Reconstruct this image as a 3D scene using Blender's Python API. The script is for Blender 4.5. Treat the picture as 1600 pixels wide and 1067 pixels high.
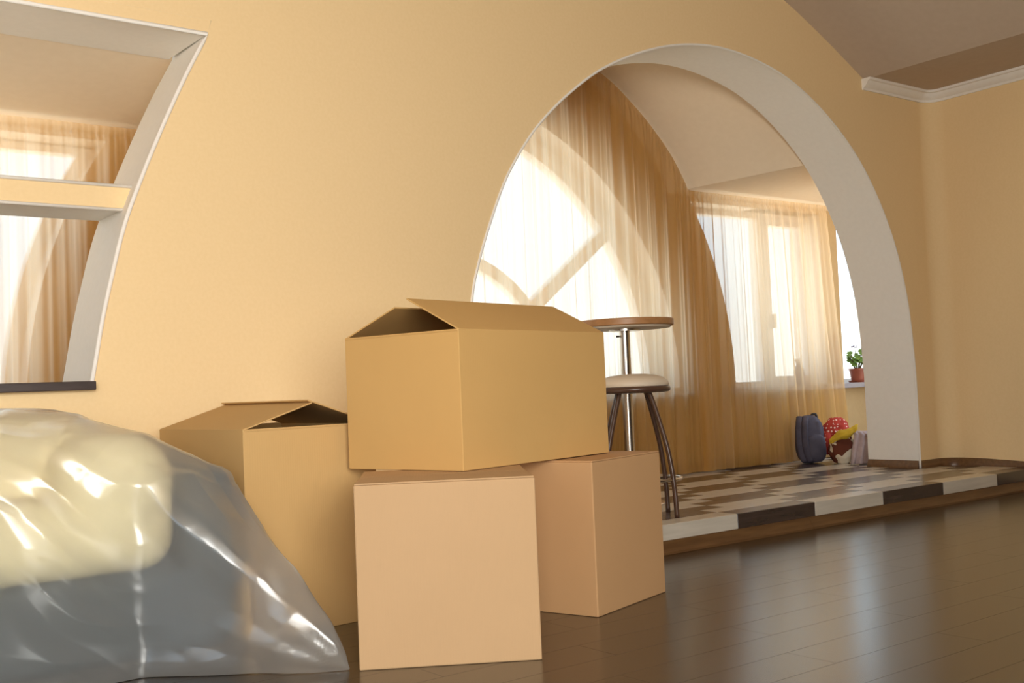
import bpy, bmesh, math, random
import numpy as np
from mathutils import Vector, Matrix, noise

random.seed(7)
PI = math.pi
SC = bpy.context.scene
for o in list(bpy.data.objects):
    bpy.data.objects.remove(o, do_unlink=True)
COL = SC.collection

# ---------------------------------------------------------------- camera
F_PX, CAM_H = 1700.0, 0.90
roll, pitch, yaw = math.atan(.041), math.atan(73 / F_PX), math.atan2(2220, F_PX)
fw = Vector((math.cos(yaw) * math.cos(pitch), math.sin(yaw) * math.cos(pitch), math.sin(pitch)))
r0 = Vector((math.sin(yaw), -math.cos(yaw), 0))
u0 = r0.cross(fw)
rt = r0 * math.cos(roll) - u0 * math.sin(roll)
up = r0 * math.sin(roll) + u0 * math.cos(roll)
cam = bpy.data.cameras.new('camera')
cam.sensor_width = 36.0
cam.lens = F_PX / 1600 * 36.0
camo = bpy.data.objects.new('camera', cam)
M = Matrix((rt, up, -fw)).transposed().to_4x4()
M.translation = Vector((0, 0, CAM_H))
camo.matrix_world = M
COL.objects.link(camo)
SC.camera = camo

# ---------------------------------------------------------------- sky and exposure
SKY = 2.65
w = bpy.data.worlds.new('World')
SC.world = w
w.use_nodes = True
nt = w.node_tree
nt.nodes.clear()
wo = nt.nodes.new('ShaderNodeOutputWorld')
bg = nt.nodes.new('ShaderNodeBackground')
tc = nt.nodes.new('ShaderNodeTexCoord')
sp = nt.nodes.new('ShaderNodeSeparateXYZ')
rp = nt.nodes.new('ShaderNodeValToRGB')
mr = nt.nodes.new('ShaderNodeMapRange')
mr.inputs[1].default_value = -.4
mr.inputs[2].default_value = .6
nt.links.new(tc.outputs['Generated'], sp.inputs[0])
nt.links.new(sp.outputs['Z'], mr.inputs[0])
nt.links.new(mr.outputs[0], rp.inputs[0])
e = rp.color_ramp.elements
e[0].position, e[0].color = .30, (1.25, 1.18, 1.04, 1)
e[1].position, e[1].color = .52, (.66, .83, 1.0, 1)
nt.links.new(rp.outputs[0], bg.inputs[0])
bg.inputs[1].default_value = SKY
nt.links.new(bg.outputs[0], wo.inputs[0])

SC.view_settings.view_transform = 'Standard'
SC.view_settings.look = 'None'
SC.view_settings.gamma = 1
SC.view_settings.use_curve_mapping = False
SC.view_settings.exposure = 0.0


def portal(name, loc, rot, sx, sy):
    """sampling helper for daylight entering a window (gives off no light itself)"""
    l = bpy.data.lights.new(name, 'AREA')
    l.shape = 'RECTANGLE'
    l.size, l.size_y = sx, sy
    l.cycles.is_portal = True
    o = bpy.data.objects.new(name, l)
    o.location, o.rotation_euler = loc, rot
    COL.objects.link(o)


# room dimensions ------------------------------------------------------------
YW, YB, YF, YO = 4.815, 5.277, 6.25, 6.60       # arch wall front/back, facade inner/outer
XR, XL, YK = 8.0, -2.4, -1.6                    # right wall, left wall, back wall
ZP = 0.152                                      # top of the raised floor
FX, FZ = 4.33, 0.85                             # centre of the facade arches
dl = bpy.data.lights.new('fill_lamp_back_window', 'AREA')      # area lamp added in the unseen window behind the camera to brighten the room
dl.shape = 'RECTANGLE'
dl.size, dl.size_y = 3.1, 2.05
dl.energy = 315
dl.color = (1.0, .955, .87)
dlo = bpy.data.objects.new('fill_lamp_back_window', dl)
dlo.location, dlo.rotation_euler = (-.4, YK - .12, 1.8), (PI / 2, 0, PI)
COL.objects.link(dlo)
dlo.rotation_euler = (-PI / 2, 0, PI) if False else (PI / 2, 0, 0)
portal('window_light_left', (XL - .05, .5, 1.6), (PI / 2, 0, -PI / 2), 3.0, 2.1)
portal('window_light_front', (4.0, YO + .05, 1.75), (-PI / 2, 0, 0), 11.0, 2.8)


# ---------------------------------------------------------------- materials
def new_mat(name):
    m = bpy.data.materials.new(name)
    m.use_nodes = True
    t = m.node_tree
    return m, t, t.nodes['Principled BSDF']


def noise_col(t, bsdf, c1, c2, scale=(1, 1, 1), nscale=5, detail=4, coord='Object', lo=.35, hi=.65):
    tcn = t.nodes.new('ShaderNodeTexCoord')
    mp = t.nodes.new('ShaderNodeMapping')
    mp.inputs['Scale'].default_value = scale
    nz = t.nodes.new('ShaderNodeTexNoise')
    nz.inputs['Scale'].default_value = nscale
    nz.inputs['Detail'].default_value = detail
    cr = t.nodes.new('ShaderNodeValToRGB')
    cr.color_ramp.elements[0].position = lo
    cr.color_ramp.elements[1].position = hi
    cr.color_ramp.elements[0].color = (*c1, 1)
    cr.color_ramp.elements[1].color = (*c2, 1)
    t.links.new(tcn.outputs[coord], mp.inputs[0])
    t.links.new(mp.outputs[0], nz.inputs[0])
    t.links.new(nz.outputs[0], cr.inputs[0])
    t.links.new(cr.outputs[0], bsdf.inputs['Base Color'])
    return nz, mp, cr


def add_bump(t, bsdf, src, strength=.1, dist=.01):
    b = t.nodes.new('ShaderNodeBump')
    b.inputs['Strength'].default_value = strength
    b.inputs['Distance'].default_value = dist
    t.links.new(src, b.inputs['Height'])
    t.links.new(b.outputs[0], bsdf.inputs['Normal'])


def simple(name, c1, c2=None, rough=.6, scale=(1, 1, 1), nscale=8, metallic=0, bump=0, spec=.5, bdist=.005):
    m, t, b = new_mat(name)
    nz, _, _ = noise_col(t, b, c1, c2 or c1, scale, nscale)
    b.inputs['Roughness'].default_value = rough
    b.inputs['Metallic'].default_value = metallic
    b.inputs['Specular IOR Level'].default_value = spec
    if bump:
        add_bump(t, b, nz.outputs[0], bump, bdist)
    return m


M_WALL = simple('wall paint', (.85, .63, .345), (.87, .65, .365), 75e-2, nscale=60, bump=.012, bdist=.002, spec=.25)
M_LOWBOUNCE = simple('dark low bounce wall', (.10, .066, .04), (.125, .082, .05), .7, (1, 1, 8), 4)  # dark colour put on the unseen back and left walls to cut bounced light
M_WHITE = simple('white plaster', (.86, .815, .755), (.88, .835, .775), .6, nscale=30, spec=.3)
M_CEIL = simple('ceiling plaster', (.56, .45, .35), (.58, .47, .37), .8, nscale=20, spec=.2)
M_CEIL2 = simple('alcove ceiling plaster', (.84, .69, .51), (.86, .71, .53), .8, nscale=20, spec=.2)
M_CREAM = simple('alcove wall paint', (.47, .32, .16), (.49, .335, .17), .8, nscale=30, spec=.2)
M_PVC = simple('window plastic', (.82, .82, .82), (.85, .85, .85), .35)
M_SILL = simple('dark sill', (.045, .030, .028), (.06, .042, .038), .35, (1, 8, 8), 12)
M_GSILL = simple('grey sill', (.30, .27, .30), (.34, .31, .33), .4)
M_CARD = {}


def card(key, c):
    m, t, b = new_mat('cardboard ' + key)
    tcn = t.nodes.new('ShaderNodeTexCoord')
    n1 = t.nodes.new('ShaderNodeTexNoise')
    n1.inputs['Scale'].default_value = 2.2
    n1.inputs['Detail'].default_value = 6
    wv = t.nodes.new('ShaderNodeTexWave')
    wv.bands_direction = 'X'
    wv.inputs['Scale'].default_value = 32
    wv.inputs['Distortion'].default_value = .6
    mx = t.nodes.new('ShaderNodeMix')
    mx.data_type = 'RGBA'
    mx.inputs[6].default_value = (c[0] * .95, c[1] * .94, c[2] * .92, 1)
    mx.inputs[7].default_value = (min(1, c[0] * 1.05), c[1] * 1.05, c[2] * 1.06, 1)
    t.links.new(tcn.outputs['Object'], n1.inputs[0])
    t.links.new(tcn.outputs['Object'], wv.inputs[0])
    t.links.new(n1.outputs[0], mx.inputs[0])
    t.links.new(mx.outputs[2], b.inputs['Base Color'])
    b.inputs['Roughness'].default_value = .72
    b.inputs['Specular IOR Level'].default_value = .25
    ad = t.nodes.new('ShaderNodeMath')
    ad.operation = 'MULTIPLY_ADD'
    ad.inputs[1].default_value = 5.0
    t.links.new(n1.outputs[0], ad.inputs[0])
    t.links.new(wv.outputs[0], ad.inputs[2])
    add_bump(t, b, ad.outputs[0], .06, .0022)
    M_CARD[key] = m


card('front', (.51, .325, .17))
card('top', (.61, .37, .135))
card('right', (.54, .315, .15))
card('left', (.56, .355, .145))


def wood(name, c1, c2, rough, coat=0.0, nscale=3, spec=.5):
    m, t, b = new_mat(name)
    nz, mp, cr = noise_col(t, b, c1, c2, (1.2, 14, 14), nscale, 6)
    oi = t.nodes.new('ShaderNodeObjectInfo')
    vm = t.nodes.new('ShaderNodeVectorMath')
    vm.operation = 'SCALE'
    vm.inputs[0].default_value = (7, 3, 5)
    t.links.new(oi.outputs['Random'], vm.inputs['Scale'])
    t.links.new(vm.outputs[0], mp.inputs['Location'])
    b.inputs['Roughness'].default_value = rough
    b.inputs['Specular IOR Level'].default_value = spec
    b.inputs['Coat Weight'].default_value = coat
    b.inputs['Coat Roughness'].default_value = rough
    add_bump(t, b, nz.outputs[0], .08, .002)
    return m


M_FLOOR = wood('dark laminate', (.024, .017, .012), (.042, .030, .021), .25, .45, 3, .5)
M_DARKP = wood('dark plank', (.042, .026, .022), (.060, .038, .032), .26, .5)
M_PALEP = wood('pale plank', (.60, .54, .45), (.68, .615, .52), .28, .5)
M_SUB = simple('underfloor', (.02, .012, .008), (.025, .015, .01), .6)
M_BASE = wood('skirting wood', (.115, .052, .018), (.17, .082, .030), .38)
M_STOOL = simple('brown lacquered steel', (.085, .042, .026), (.095, .048, .03), .32)
M_CHROME = simple('chrome', (.66, .60, .54), (.70, .64, .58), .24, metallic=1)
M_SEAT = simple('cream seat cover', (.72, .60, .46), (.75, .63, .49), .5)
M_TABLE = wood('table top wood', (.40, .19, .07), (.47, .23, .09), .4)
M_SOFAC = simple('cream upholstery', (.78, .68, .40), (.82, .72, .45), .75, nscale=40, bump=.05)
M_SOFAD = simple('dark teal upholstery', (.016, .028, .034), (.026, .042, .05), .7, nscale=40, bump=.05)
M_PACK = simple('slate nylon', (.055, .048, .075), (.075, .066, .098), .7, nscale=14, bump=.25)
M_PACKD = simple('black nylon', (.012, .01, .012), (.02, .016, .018), .6)
M_YELLOW = simple('mustard cloth', (.50, .32, .015), (.64, .43, .03), .85, nscale=8, bump=.3)
M_GREY = simple('mauve grey cloth', (.34, .26, .26), (.44, .35, .36), .9, nscale=12, bump=.35)
M_BASIN = simple('white plastic', (.72, .68, .58), (.76, .72, .62), .4)
M_POT = simple('terracotta plastic', (.26, .06, .03), (.33, .085, .045), .5)
M_SOIL = simple('potting soil', (.02, .012, .008), (.05, .03, .02), .95, nscale=40)
M_LEAF = simple('geranium leaf', (.10, .20, .03), (.20, .33, .06), .55, nscale=12)
M_STEM = simple('green brown stem', (.10, .075, .03), (.16, .13, .05), .7)
M_FLOWER = simple('lilac petals', (.26, .2, .3), (.34, .28, .38), .7)
M_VASE = simple('tan ceramic', (.30, .17, .09), (.38, .22, .12), .5)
M_BOTTLE = simple('blue grey bottle', (.16, .17, .28), (.2, .22, .33), .35)


def polka():
    m, t, b = new_mat('red polka dot cloth')
    tcn = t.nodes.new('ShaderNodeTexCoord')
    vo = t.nodes.new('ShaderNodeTexVoronoi')
    vo.inputs['Scale'].default_value = 34
    vo.inputs['Randomness'].default_value = .35
    cr = t.nodes.new('ShaderNodeValToRGB')
    cr.color_ramp.interpolation = 'CONSTANT'
    cr.color_ramp.elements[0].color = (.85, .62, .55, 1)
    cr.color_ramp.elements[1].position = .27
    cr.color_ramp.elements[1].color = (.42, .035, .02, 1)
    t.links.new(tcn.outputs['Object'], vo.inputs[0])
    t.links.new(vo.outputs['Distance'], cr.inputs[0])
    t.links.new(cr.outputs[0], b.inputs['Base Color'])
    b.inputs['Roughness'].default_value = .85
    return m


def cow():
    m, t, b = new_mat('brown and white print')
    nz, _, cr = noise_col(t, b, (.13, .028, .01), (.74, .62, .46), (1, 1, 1), 5.5, 2)
    cr.color_ramp.interpolation = 'CONSTANT'
    cr.color_ramp.elements[1].position = .47
    b.inputs['Roughness'].default_value = .85
    return m


M_POLKA, M_COW = polka(), cow()


def sheer(name, c_lit, c_front, transp):
    """thin voile: some light passes straight through, the rest is scattered; denser where a fold is seen edge on"""
    m = bpy.data.materials.new(name)
    m.use_nodes = True
    t = m.node_tree
    t.nodes.clear()
    out = t.nodes.new('ShaderNodeOutputMaterial')
    tr = t.nodes.new('ShaderNodeBsdfTransparent')
    tr.inputs[0].default_value = (.99, .98, .96, 1)
    tl = t.nodes.new('ShaderNodeBsdfTranslucent')
    df = t.nodes.new('ShaderNodeBsdfDiffuse')
    tcn = t.nodes.new('ShaderNodeTexCoord')
    mp = t.nodes.new('ShaderNodeMapping')
    mp.inputs['Scale'].default_value = (1, 1, .05)
    nz = t.nodes.new('ShaderNodeTexNoise')
    nz.inputs['Scale'].default_value = 16
    nz.inputs['Detail'].default_value = 3
    cr = t.nodes.new('ShaderNodeValToRGB')
    cr.color_ramp.elements[0].position = .3
    cr.color_ramp.elements[1].position = .7
    cr.color_ramp.elements[0].color = (c_lit[0] * .9, c_lit[1] * .86, c_lit[2] * .8, 1)
    cr.color_ramp.elements[1].color = (*c_lit, 1)
    t.links.new(tcn.outputs['Object'], mp.inputs[0])
    t.links.new(mp.outputs[0], nz.inputs[0])
    t.links.new(nz.outputs[0], cr.inputs[0])
    t.links.new(cr.outputs[0], tl.inputs[0])
    df.inputs[0].default_value = (*c_front, 1)
    m1 = t.nodes.new('ShaderNodeMixShader')
    m1.inputs[0].default_value = .40
    t.links.new(tl.outputs[0], m1.inputs[1])
    t.links.new(df.outputs[0], m1.inputs[2])
    lw = t.nodes.new('ShaderNodeLayerWeight')
    lw.inputs[0].default_value = .5
    mr_ = t.nodes.new('ShaderNodeMapRange')
    mr_.inputs[1].default_value = 0
    mr_.inputs[2].default_value = 1
    mr_.inputs[3].default_value = 1 - transp
    mr_.inputs[4].default_value = 1.0
    pw = t.nodes.new('ShaderNodeMath')
    pw.operation = 'POWER'
    pw.inputs[1].default_value = 2.4
    t.links.new(lw.outputs['Facing'], pw.inputs[0])
    t.links.new(pw.outputs[0], mr_.inputs[0])
    m2 = t.nodes.new('ShaderNodeMixShader')
    t.links.new(mr_.outputs[0], m2.inputs[0])
    t.links.new(tr.outputs[0], m2.inputs[1])
    t.links.new(m1.outputs[0], m2.inputs[2])
    t.links.new(m2.outputs[0], out.inputs[0])
    return m


M_SHEER = sheer('golden voile', (.86, .78, .64), (.78, .40, .085), .28)


def schlick(t, f0, f1):
    lw = t.nodes.new('ShaderNodeLayerWeight')
    lw.inputs[0].default_value = .5
    pw = t.nodes.new('ShaderNodeMath')
    pw.operation = 'POWER'
    pw.inputs[1].default_value = 5
    ma = t.nodes.new('ShaderNodeMath')
    ma.operation = 'MULTIPLY_ADD'
    ma.inputs[1].default_value = f1 - f0
    ma.inputs[2].default_value = f0
    t.links.new(lw.outputs['Facing'], pw.inputs[0])
    t.links.new(pw.outputs[0], ma.inputs[0])
    return ma


def glass():
    m = bpy.data.materials.new('window glass')
    m.use_nodes = True
    t = m.node_tree
    t.nodes.clear()
    out = t.nodes.new('ShaderNodeOutputMaterial')
    tr = t.nodes.new('ShaderNodeBsdfTransparent')
    tr.inputs[0].default_value = (.96, .98, .97, 1)
    gl = t.nodes.new('ShaderNodeBsdfGlossy')
    gl.inputs['Roughness'].default_value = .02
    fr = schlick(t, .04, .8)
    mx = t.nodes.new('ShaderNodeMixShader')
    t.links.new(fr.outputs[0], mx.inputs[0])
    t.links.new(tr.outputs[0], mx.inputs[1])
    t.links.new(gl.outputs[0], mx.inputs[2])
    t.links.new(mx.outputs[0], out.inputs[0])
    return m


M_GLASS = glass()


def film():
    """milky polythene dust sheet: hazy see-through, glossy skin"""
    m = bpy.data.materials.new('polythene film')
    m.use_nodes = True
    t = m.node_tree
    t.nodes.clear()
    out = t.nodes.new('ShaderNodeOutputMaterial')
    tr = t.nodes.new('ShaderNodeBsdfTransparent')
    tr.inputs[0].default_value = (.97, .97, .96, 1)
    df = t.nodes.new('ShaderNodeBsdfDiffuse')
    df.inputs[0].default_value = (.70, .70, .68, 1)
    tl = t.nodes.new('ShaderNodeBsdfTranslucent')
    tl.inputs[0].default_value = (.85, .85, .83, 1)
    gl = t.nodes.new('ShaderNodeBsdfGlossy')
    gl.inputs['Roughness'].default_value = .22
    gl.inputs[0].default_value = (1, 1, 1, 1)
    mh = t.nodes.new('ShaderNodeMixShader')
    mh.inputs[0].default_value = .5
    t.links.new(df.outputs[0], mh.inputs[1])
    t.links.new(tl.outputs[0], mh.inputs[2])
    lw = t.nodes.new('ShaderNodeLayerWeight')
    lw.inputs[0].default_value = .35
    mr_ = t.nodes.new('ShaderNodeMapRange')
    mr_.inputs[3].default_value = .24
    mr_.inputs[4].default_value = .62
    t.links.new(lw.outputs['Facing'], mr_.inputs[0])
    rf = t.nodes.new('ShaderNodeBsdfRefraction')
    rf.inputs['IOR'].default_value = 1.06
    rf.inputs['Roughness'].default_value = .62
    rf.inputs[0].default_value = (.95, .95, .93, 1)
    mt = t.nodes.new('ShaderNodeMixShader')
    mt.inputs[0].default_value = .62
    t.links.new(tr.outputs[0], mt.inputs[1])
    t.links.new(rf.outputs[0], mt.inputs[2])
    m1 = t.nodes.new('ShaderNodeMixShader')
    t.links.new(mr_.outputs[0], m1.inputs[0])
    t.links.new(mt.outputs[0], m1.inputs[1])
    t.links.new(mh.outputs[0], m1.inputs[2])
    mf = schlick(t, .07, .9)
    m2 = t.nodes.new('ShaderNodeMixShader')
    t.links.new(mf.outputs[0], m2.inputs[0])
    t.links.new(m1.outputs[0], m2.inputs[1])
    t.links.new(gl.outputs[0], m2.inputs[2])
    t.links.new(m2.outputs[0], out.inputs[0])
    return m


M_FILM = film()


# ---------------------------------------------------------------- mesh helpers
def link(name, me, mat=None, parent=None, smooth=False):
    o = bpy.data.objects.new(name, me)
    COL.objects.link(o)
    if mat:
        for m in (mat if isinstance(mat, (list, tuple)) else [mat]):
            me.materials.append(m)
    if parent:
        o.parent = parent
    if smooth:
        for p in me.polygons:
            p.use_smooth = True
    return o


def from_bm(name, bm, mat=None, parent=None, smooth=False):
    me = bpy.data.meshes.new(name)
    bm.normal_update()
    bm.to_mesh(me)
    bm.free()
    return link(name, me, mat, parent, smooth)


def tag(o, label, cat=None, group=None, kind=None):
    o['label'] = label
    if cat:
        o['category'] = cat
    if group:
        o['group'] = group
    if kind:
        o['kind'] = kind
    return o


def structure(o, label=None):
    o['kind'] = 'structure'
    if label:
        o['label'] = label
    return o


def empty(name, loc, rz=0):
    o = bpy.data.objects.new(name, None)
    o.location = loc
    o.rotation_euler = (0, 0, rz)
    o.empty_display_size = .1
    COL.objects.link(o)
    return o


def bm_box(bm, x0, x1, y0, y1, z0, z1, bevel=0, seg=2):
    b2 = bmesh.new()
    bmesh.ops.create_cube(b2, size=1)
    for v in b2.verts:
        v.co = Vector((x0 + (v.co.x + .5) * (x1 - x0), y0 + (v.co.y + .5) * (y1 - y0), z0 + (v.co.z + .5) * (z1 - z0)))
    if bevel:
        bmesh.ops.bevel(b2, geom=list(b2.edges), offset=bevel, segments=seg, profile=.5, affect='EDGES')
    me = bpy.data.meshes.new('t')
    b2.to_mesh(me)
    b2.free()
    bm.from_mesh(me)
    bpy.data.meshes.remove(me)
    return bm


def box(name, dims, mat, parent=None, bevel=0, seg=2, smooth=False):
    bm = bmesh.new()
    bm_box(bm, *dims, bevel=bevel, seg=seg)
    return from_bm(name, bm, mat, parent, smooth)


def catmull(pts, n=8, closed=False):
    out = []
    P = [Vector(p) for p in pts]
    N = len(P)
    for i in range(N if closed else N - 1):
        if closed:
            a, b, c, d = P[i - 1], P[i], P[(i + 1) % N], P[(i + 2) % N]
        else:
            b, c = P[i], P[i + 1]
            a = P[i - 1] if i > 0 else b * 2 - c
            d = P[i + 2] if i + 2 < N else c * 2 - b
        for k in range(n):
            t = k / n
            out.append(.5 * ((2 * b) + (c - a) * t + (2 * a - 5 * b + 4 * c - d) * t * t + (3 * b - a - 3 * c + d) * t ** 3))
    if not closed:
        out.append(P[-1])
    return out


def tube(bm, pts, rad, seg=10, rad2=None, cap=True):
    """tube along points; rad number or list"""
    pts = [Vector(p) for p in pts]
    n = len(pts)
    rings = []
    prev = None
    for i, p in enumerate(pts):
        d = (pts[min(i + 1, n - 1)] - pts[max(i - 1, 0)]).normalized()
        if prev is None:
            ref = Vector((0, 0, 1)) if abs(d.z) < .9 else Vector((1, 0, 0))
            s = d.cross(ref).normalized()
        else:
            s = (prev - d * prev.dot(d)).normalized()
        prev = s
        t2 = d.cross(s)
        r = rad[i] if isinstance(rad, (list, tuple)) else rad
        q = rad2 if rad2 else r
        rings.append([bm.verts.new(p + s * (r * math.cos(2 * PI * k / seg)) + t2 * (q * math.sin(2 * PI * k / seg))) for k in range(seg)])
    for a, b in zip(rings[:-1], rings[1:]):
        for k in range(seg):
            bm.faces.new((a[k], a[(k + 1) % seg], b[(k + 1) % seg], b[k]))
    if cap:
        bm.faces.new(rings[0][::-1])
        bm.faces.new(rings[-1])
    return bm


def lathe(bm, prof, seg=32, c=(0, 0, 0), capb=True, capt=True):
    rings = []
    for r, z in prof:
        rings.append([bm.verts.new((c[0] + r * math.cos(2 * PI * k / seg), c[1] + r * math.sin(2 * PI * k / seg), c[2] + z)) for k in range(seg)])
    for a, b in zip(rings[:-1], rings[1:]):
        for k in range(seg):
            bm.faces.new((a[k], a[(k + 1) % seg], b[(k + 1) % seg], b[k]))
    if capb:
        bm.faces.new(rings[0][::-1])
    if capt:
        bm.faces.new(rings[-1])
    return bm


def plate(name, outer, holes, y0, y1, mats, rim_idx=1):
    """solid wall in the XZ plane between y0 and y1, with openings; opening faces take the second material"""
    cu = bpy.data.curves.new(name, 'CURVE')
    cu.dimensions = '2D'
    cu.fill_mode = 'BOTH'
    cu.extrude = (y1 - y0) / 2
    for loop in [outer] + holes:
        s = cu.splines.new('POLY')
        s.points.add(len(loop) - 1)
        for p, q in zip(s.points, loop):
            p.co = (q[0], q[1], 0, 1)
        s.use_cyclic_u = True
    t = bpy.data.objects.new(name, cu)
    COL.objects.link(t)
    dg = bpy.context.evaluated_depsgraph_get()
    me = bpy.data.meshes.new_from_object(t.evaluated_get(dg))
    bpy.data.objects.remove(t, do_unlink=True)
    yc = (y0 + y1) / 2
    me.transform(Matrix(((1, 0, 0, 0), (0, 0, -1, yc), (0, 1, 0, 0), (0, 0, 0, 1))))
    me.name = name
    bm = bmesh.new()
    bm.from_mesh(me)
    bmesh.ops.remove_doubles(bm, verts=bm.verts, dist=1e-5)
    bmesh.ops.recalc_face_normals(bm, faces=bm.faces)
    for f_ in bm.faces:
        f_.material_index = rim_idx if abs(f_.normal.y) < .5 else 0
        f_.smooth = abs(f_.normal.y) < .5
    for ed in bm.edges:
        if len(ed.link_faces) == 2:
            a = ed.link_faces[0].normal.angle(ed.link_faces[1].normal, 0)
            ed.smooth = a < .5
    me.materials.clear()
    bm.to_mesh(me)
    idx = [f_.material_index for f_ in bm.faces]
    bm.free()
    o = link(name, me, mats)
    me.polygons.foreach_set('material_index', idx)
    return o


def smooth_angle(o, ang=.6):
    me = o.data
    bm = bmesh.new()
    bm.from_mesh(me)
    for f_ in bm.faces:
        f_.smooth = True
    for ed in bm.edges:
        if len(ed.link_faces) == 2:
            ed.smooth = ed.link_faces[0].normal.angle(ed.link_faces[1].normal, 0) < ang
    bm.to_mesh(me)
    bm.free()
    return o


def bevel_mod(o, wdt=.004, seg=2):
    m = o.modifiers.new('bevel', 'BEVEL')
    m.width = wdt
    m.segments = seg
    m.limit_method = 'ANGLE'
    return o


# ================================================================ STRUCTURE
ARCH = [(7.612, ZP), (7.615, .6), (7.607, 1.0), (7.548, 1.5), (7.385, 1.98), (7.09, 2.432), (6.72, 2.757), (6.30, 2.983),
        (5.90, 3.088), (5.508, 3.117), (5.14, 3.072), (4.79, 2.967), (4.457, 2.813), (4.192, 2.631), (3.987, 2.454), (3.837, 2.288),
        (3.689, 2.073), (3.565, 1.813), (3.48, 1.596), (3.423, 1.384), (3.385, 1.0), (3.375, .6), (3.375, ZP)]
arch = [(p.x, p.y) for p in catmull([(a, b, 0) for a, b in ARCH], 6)]
LEDGE = [(1.968, 2.612), (1.858, 2.399), (1.747, 2.157), (1.645, 1.914), (1.563, 1.694), (1.502, 1.465), (1.456, 1.268), (1.425, 1.102), (1.402, .985)]
ledge = [(p.x, p.y) for p in catmull([(a, b, 0) for a, b in LEDGE], 6)]
XW0 = XL - .1
vault = catmull([(7.15, 3.13, 0), (6.70, 3.362, 0), (6.24, 3.572, 0), (5.6, 3.80, 0), (4.9, 3.95, 0), (4.3, 4.0, 0), (3.7, 3.95, 0),
                 (3.0, 3.80, 0), (2.36, 3.572, 0), (1.9, 3.362, 0), (1.45, 3.13, 0)], 5)
CEILP = [(XR + .25, 3.13)] + [(p.x, p.y) for p in vault] + [(XL - .1, 3.13)]

# arch wall: arched opening reaches the platform, left opening is a window-like hatch
outer = [(XW0, -.05), (3.375, -.05)] + [(x, z) for x, z in reversed(arch)] + [(7.612, -.05), (7.90, -.05)] + [(7.90, 3.131)] + CEILP[1:]
outer[1] = (3.375, -.05)
hole = [(-.6, .985)] + [(-.6, 2.68), (1.99, 2.68)] + ledge
wall_arch = plate('wall_front', outer, [hole], YW, YB, [M_WALL, M_WHITE])
structure(wall_arch, 'cream painted wall with a large arched opening and a curved hatch')


def corner_bead(name, pts, y, r=.007, parent=None):
    bm = bmesh.new()
    tube(bm, [(x, y, z) for x, z in pts], r, 8)
    o = from_bm(name, bm, M_WHITE, parent, True)
    return o


structure(corner_bead('trim_1', arch, YW, .008), 'thin white bead edging the big arch')
structure(corner_bead('trim_2', [(-.6, 2.612)] + ledge, YW, .010), 'thin white bead edging the left hatch')

# hatch soffit; left facet tilted, putting a light and shade edge into the shape
bm = bmesh.new()
zt = 2.612
A_ = [bm.verts.new(c) for c in ((-.6, YW + .001, zt), (1.166, YW + .001, zt), (1.969, YW + .001, zt), (1.95, YB, zt), (-.6, YB, zt + .006), (-.6, YW + .001, zt + .09), (1.995, YW + .001, zt + .09))]
f_ = bm.faces.new((A_[1], A_[2], A_[3]))
f_ = bm.faces.new((A_[0], A_[1], A_[3], A_[4]))
f_ = bm.faces.new((A_[0], A_[5], A_[6], A_[2], A_[1]))
f_.material_index = 1
structure(from_bm('trim_3', bm, [M_WHITE, M_WALL]), 'white soffit of the left hatch, left facet tilted to catch more light')

# cross beam in the hatch
def hatch_x(z):
    for (x0, z0), (x1, z1) in zip(ledge[:-1], ledge[1:]):
        if z1 <= z <= z0:
            return x0 + (x1 - x0) * (z0 - z) / (z0 - z1)
    return ledge[-1][0]


YBM = 4.93
bm = bmesh.new()
za, zb = 1.776, 1.884
prof = [(-.62, za), (hatch_x(za) + .01, za), (hatch_x(zb) + .01, zb), (-.62, zb)]
fr_ = [bm.verts.new((x, YBM, z)) for x, z in prof]
bk_ = [bm.verts.new((x, YB - .005, z)) for x, z in prof]
bm.faces.new(fr_)
bm.faces.new(bk_[::-1])
for i in range(4):
    f_ = bm.faces.new((fr_[i], bk_[i], bk_[(i + 1) % 4], fr_[(i + 1) % 4]))
    f_.material_index = 1
bmesh.ops.recalc_face_normals(bm, faces=bm.faces)
beam = structure(from_bm('trim_4', bm, [M_WALL, M_WHITE]), 'cream cross beam inside the left hatch')
for z in (za, zb):
    bm = bmesh.new()
    tube(bm, [(-.6, YBM, z), (hatch_x(z) + .01, YBM, z)], .008, 8)
    from_bm('edge_bead', bm, M_WHITE, beam, True)

# sill board of the hatch
o = box('trim_5', (-.7, 1.409, YW - .052, YB + .03, .966, 1.004), M_SILL, bevel=.004)
structure(o, 'dark brown sill board under the left hatch')


# ceiling of the main room: vault plus flat strip, extruded towards the back of the room
def sweep_y(name, prof, y0, y1, mat, n=1):
    bm = bmesh.new()
    A = [bm.verts.new((x, y0, z)) for x, z in prof]
    B = [bm.verts.new((x, y1, z)) for x, z in prof]
    for i in range(len(prof) - 1):
        bm.faces.new((A[i], A[i + 1], B[i + 1], B[i]))
    o = from_bm(name, bm, mat)
    return smooth_angle(o, .3)


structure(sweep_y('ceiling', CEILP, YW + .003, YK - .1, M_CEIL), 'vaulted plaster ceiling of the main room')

# right wall with rounded corner (and the baseboard / cornice follow the same path)
RC = .14
path = [(7.83, YW)]
cxx, cyy = XR - RC, YW - RC
for k in range(0, 13):
    a = PI / 2 - k / 12 * PI / 2
    path.append((cxx + RC * math.cos(a), cyy + RC * math.sin(a)))
path = [(cxx - .12, YW - .0015), (cxx - .01, YW - .001)] + path[1:]
path.append((XR - .03, 3.6))
path.append((XR - .03, YK - .1))


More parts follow.
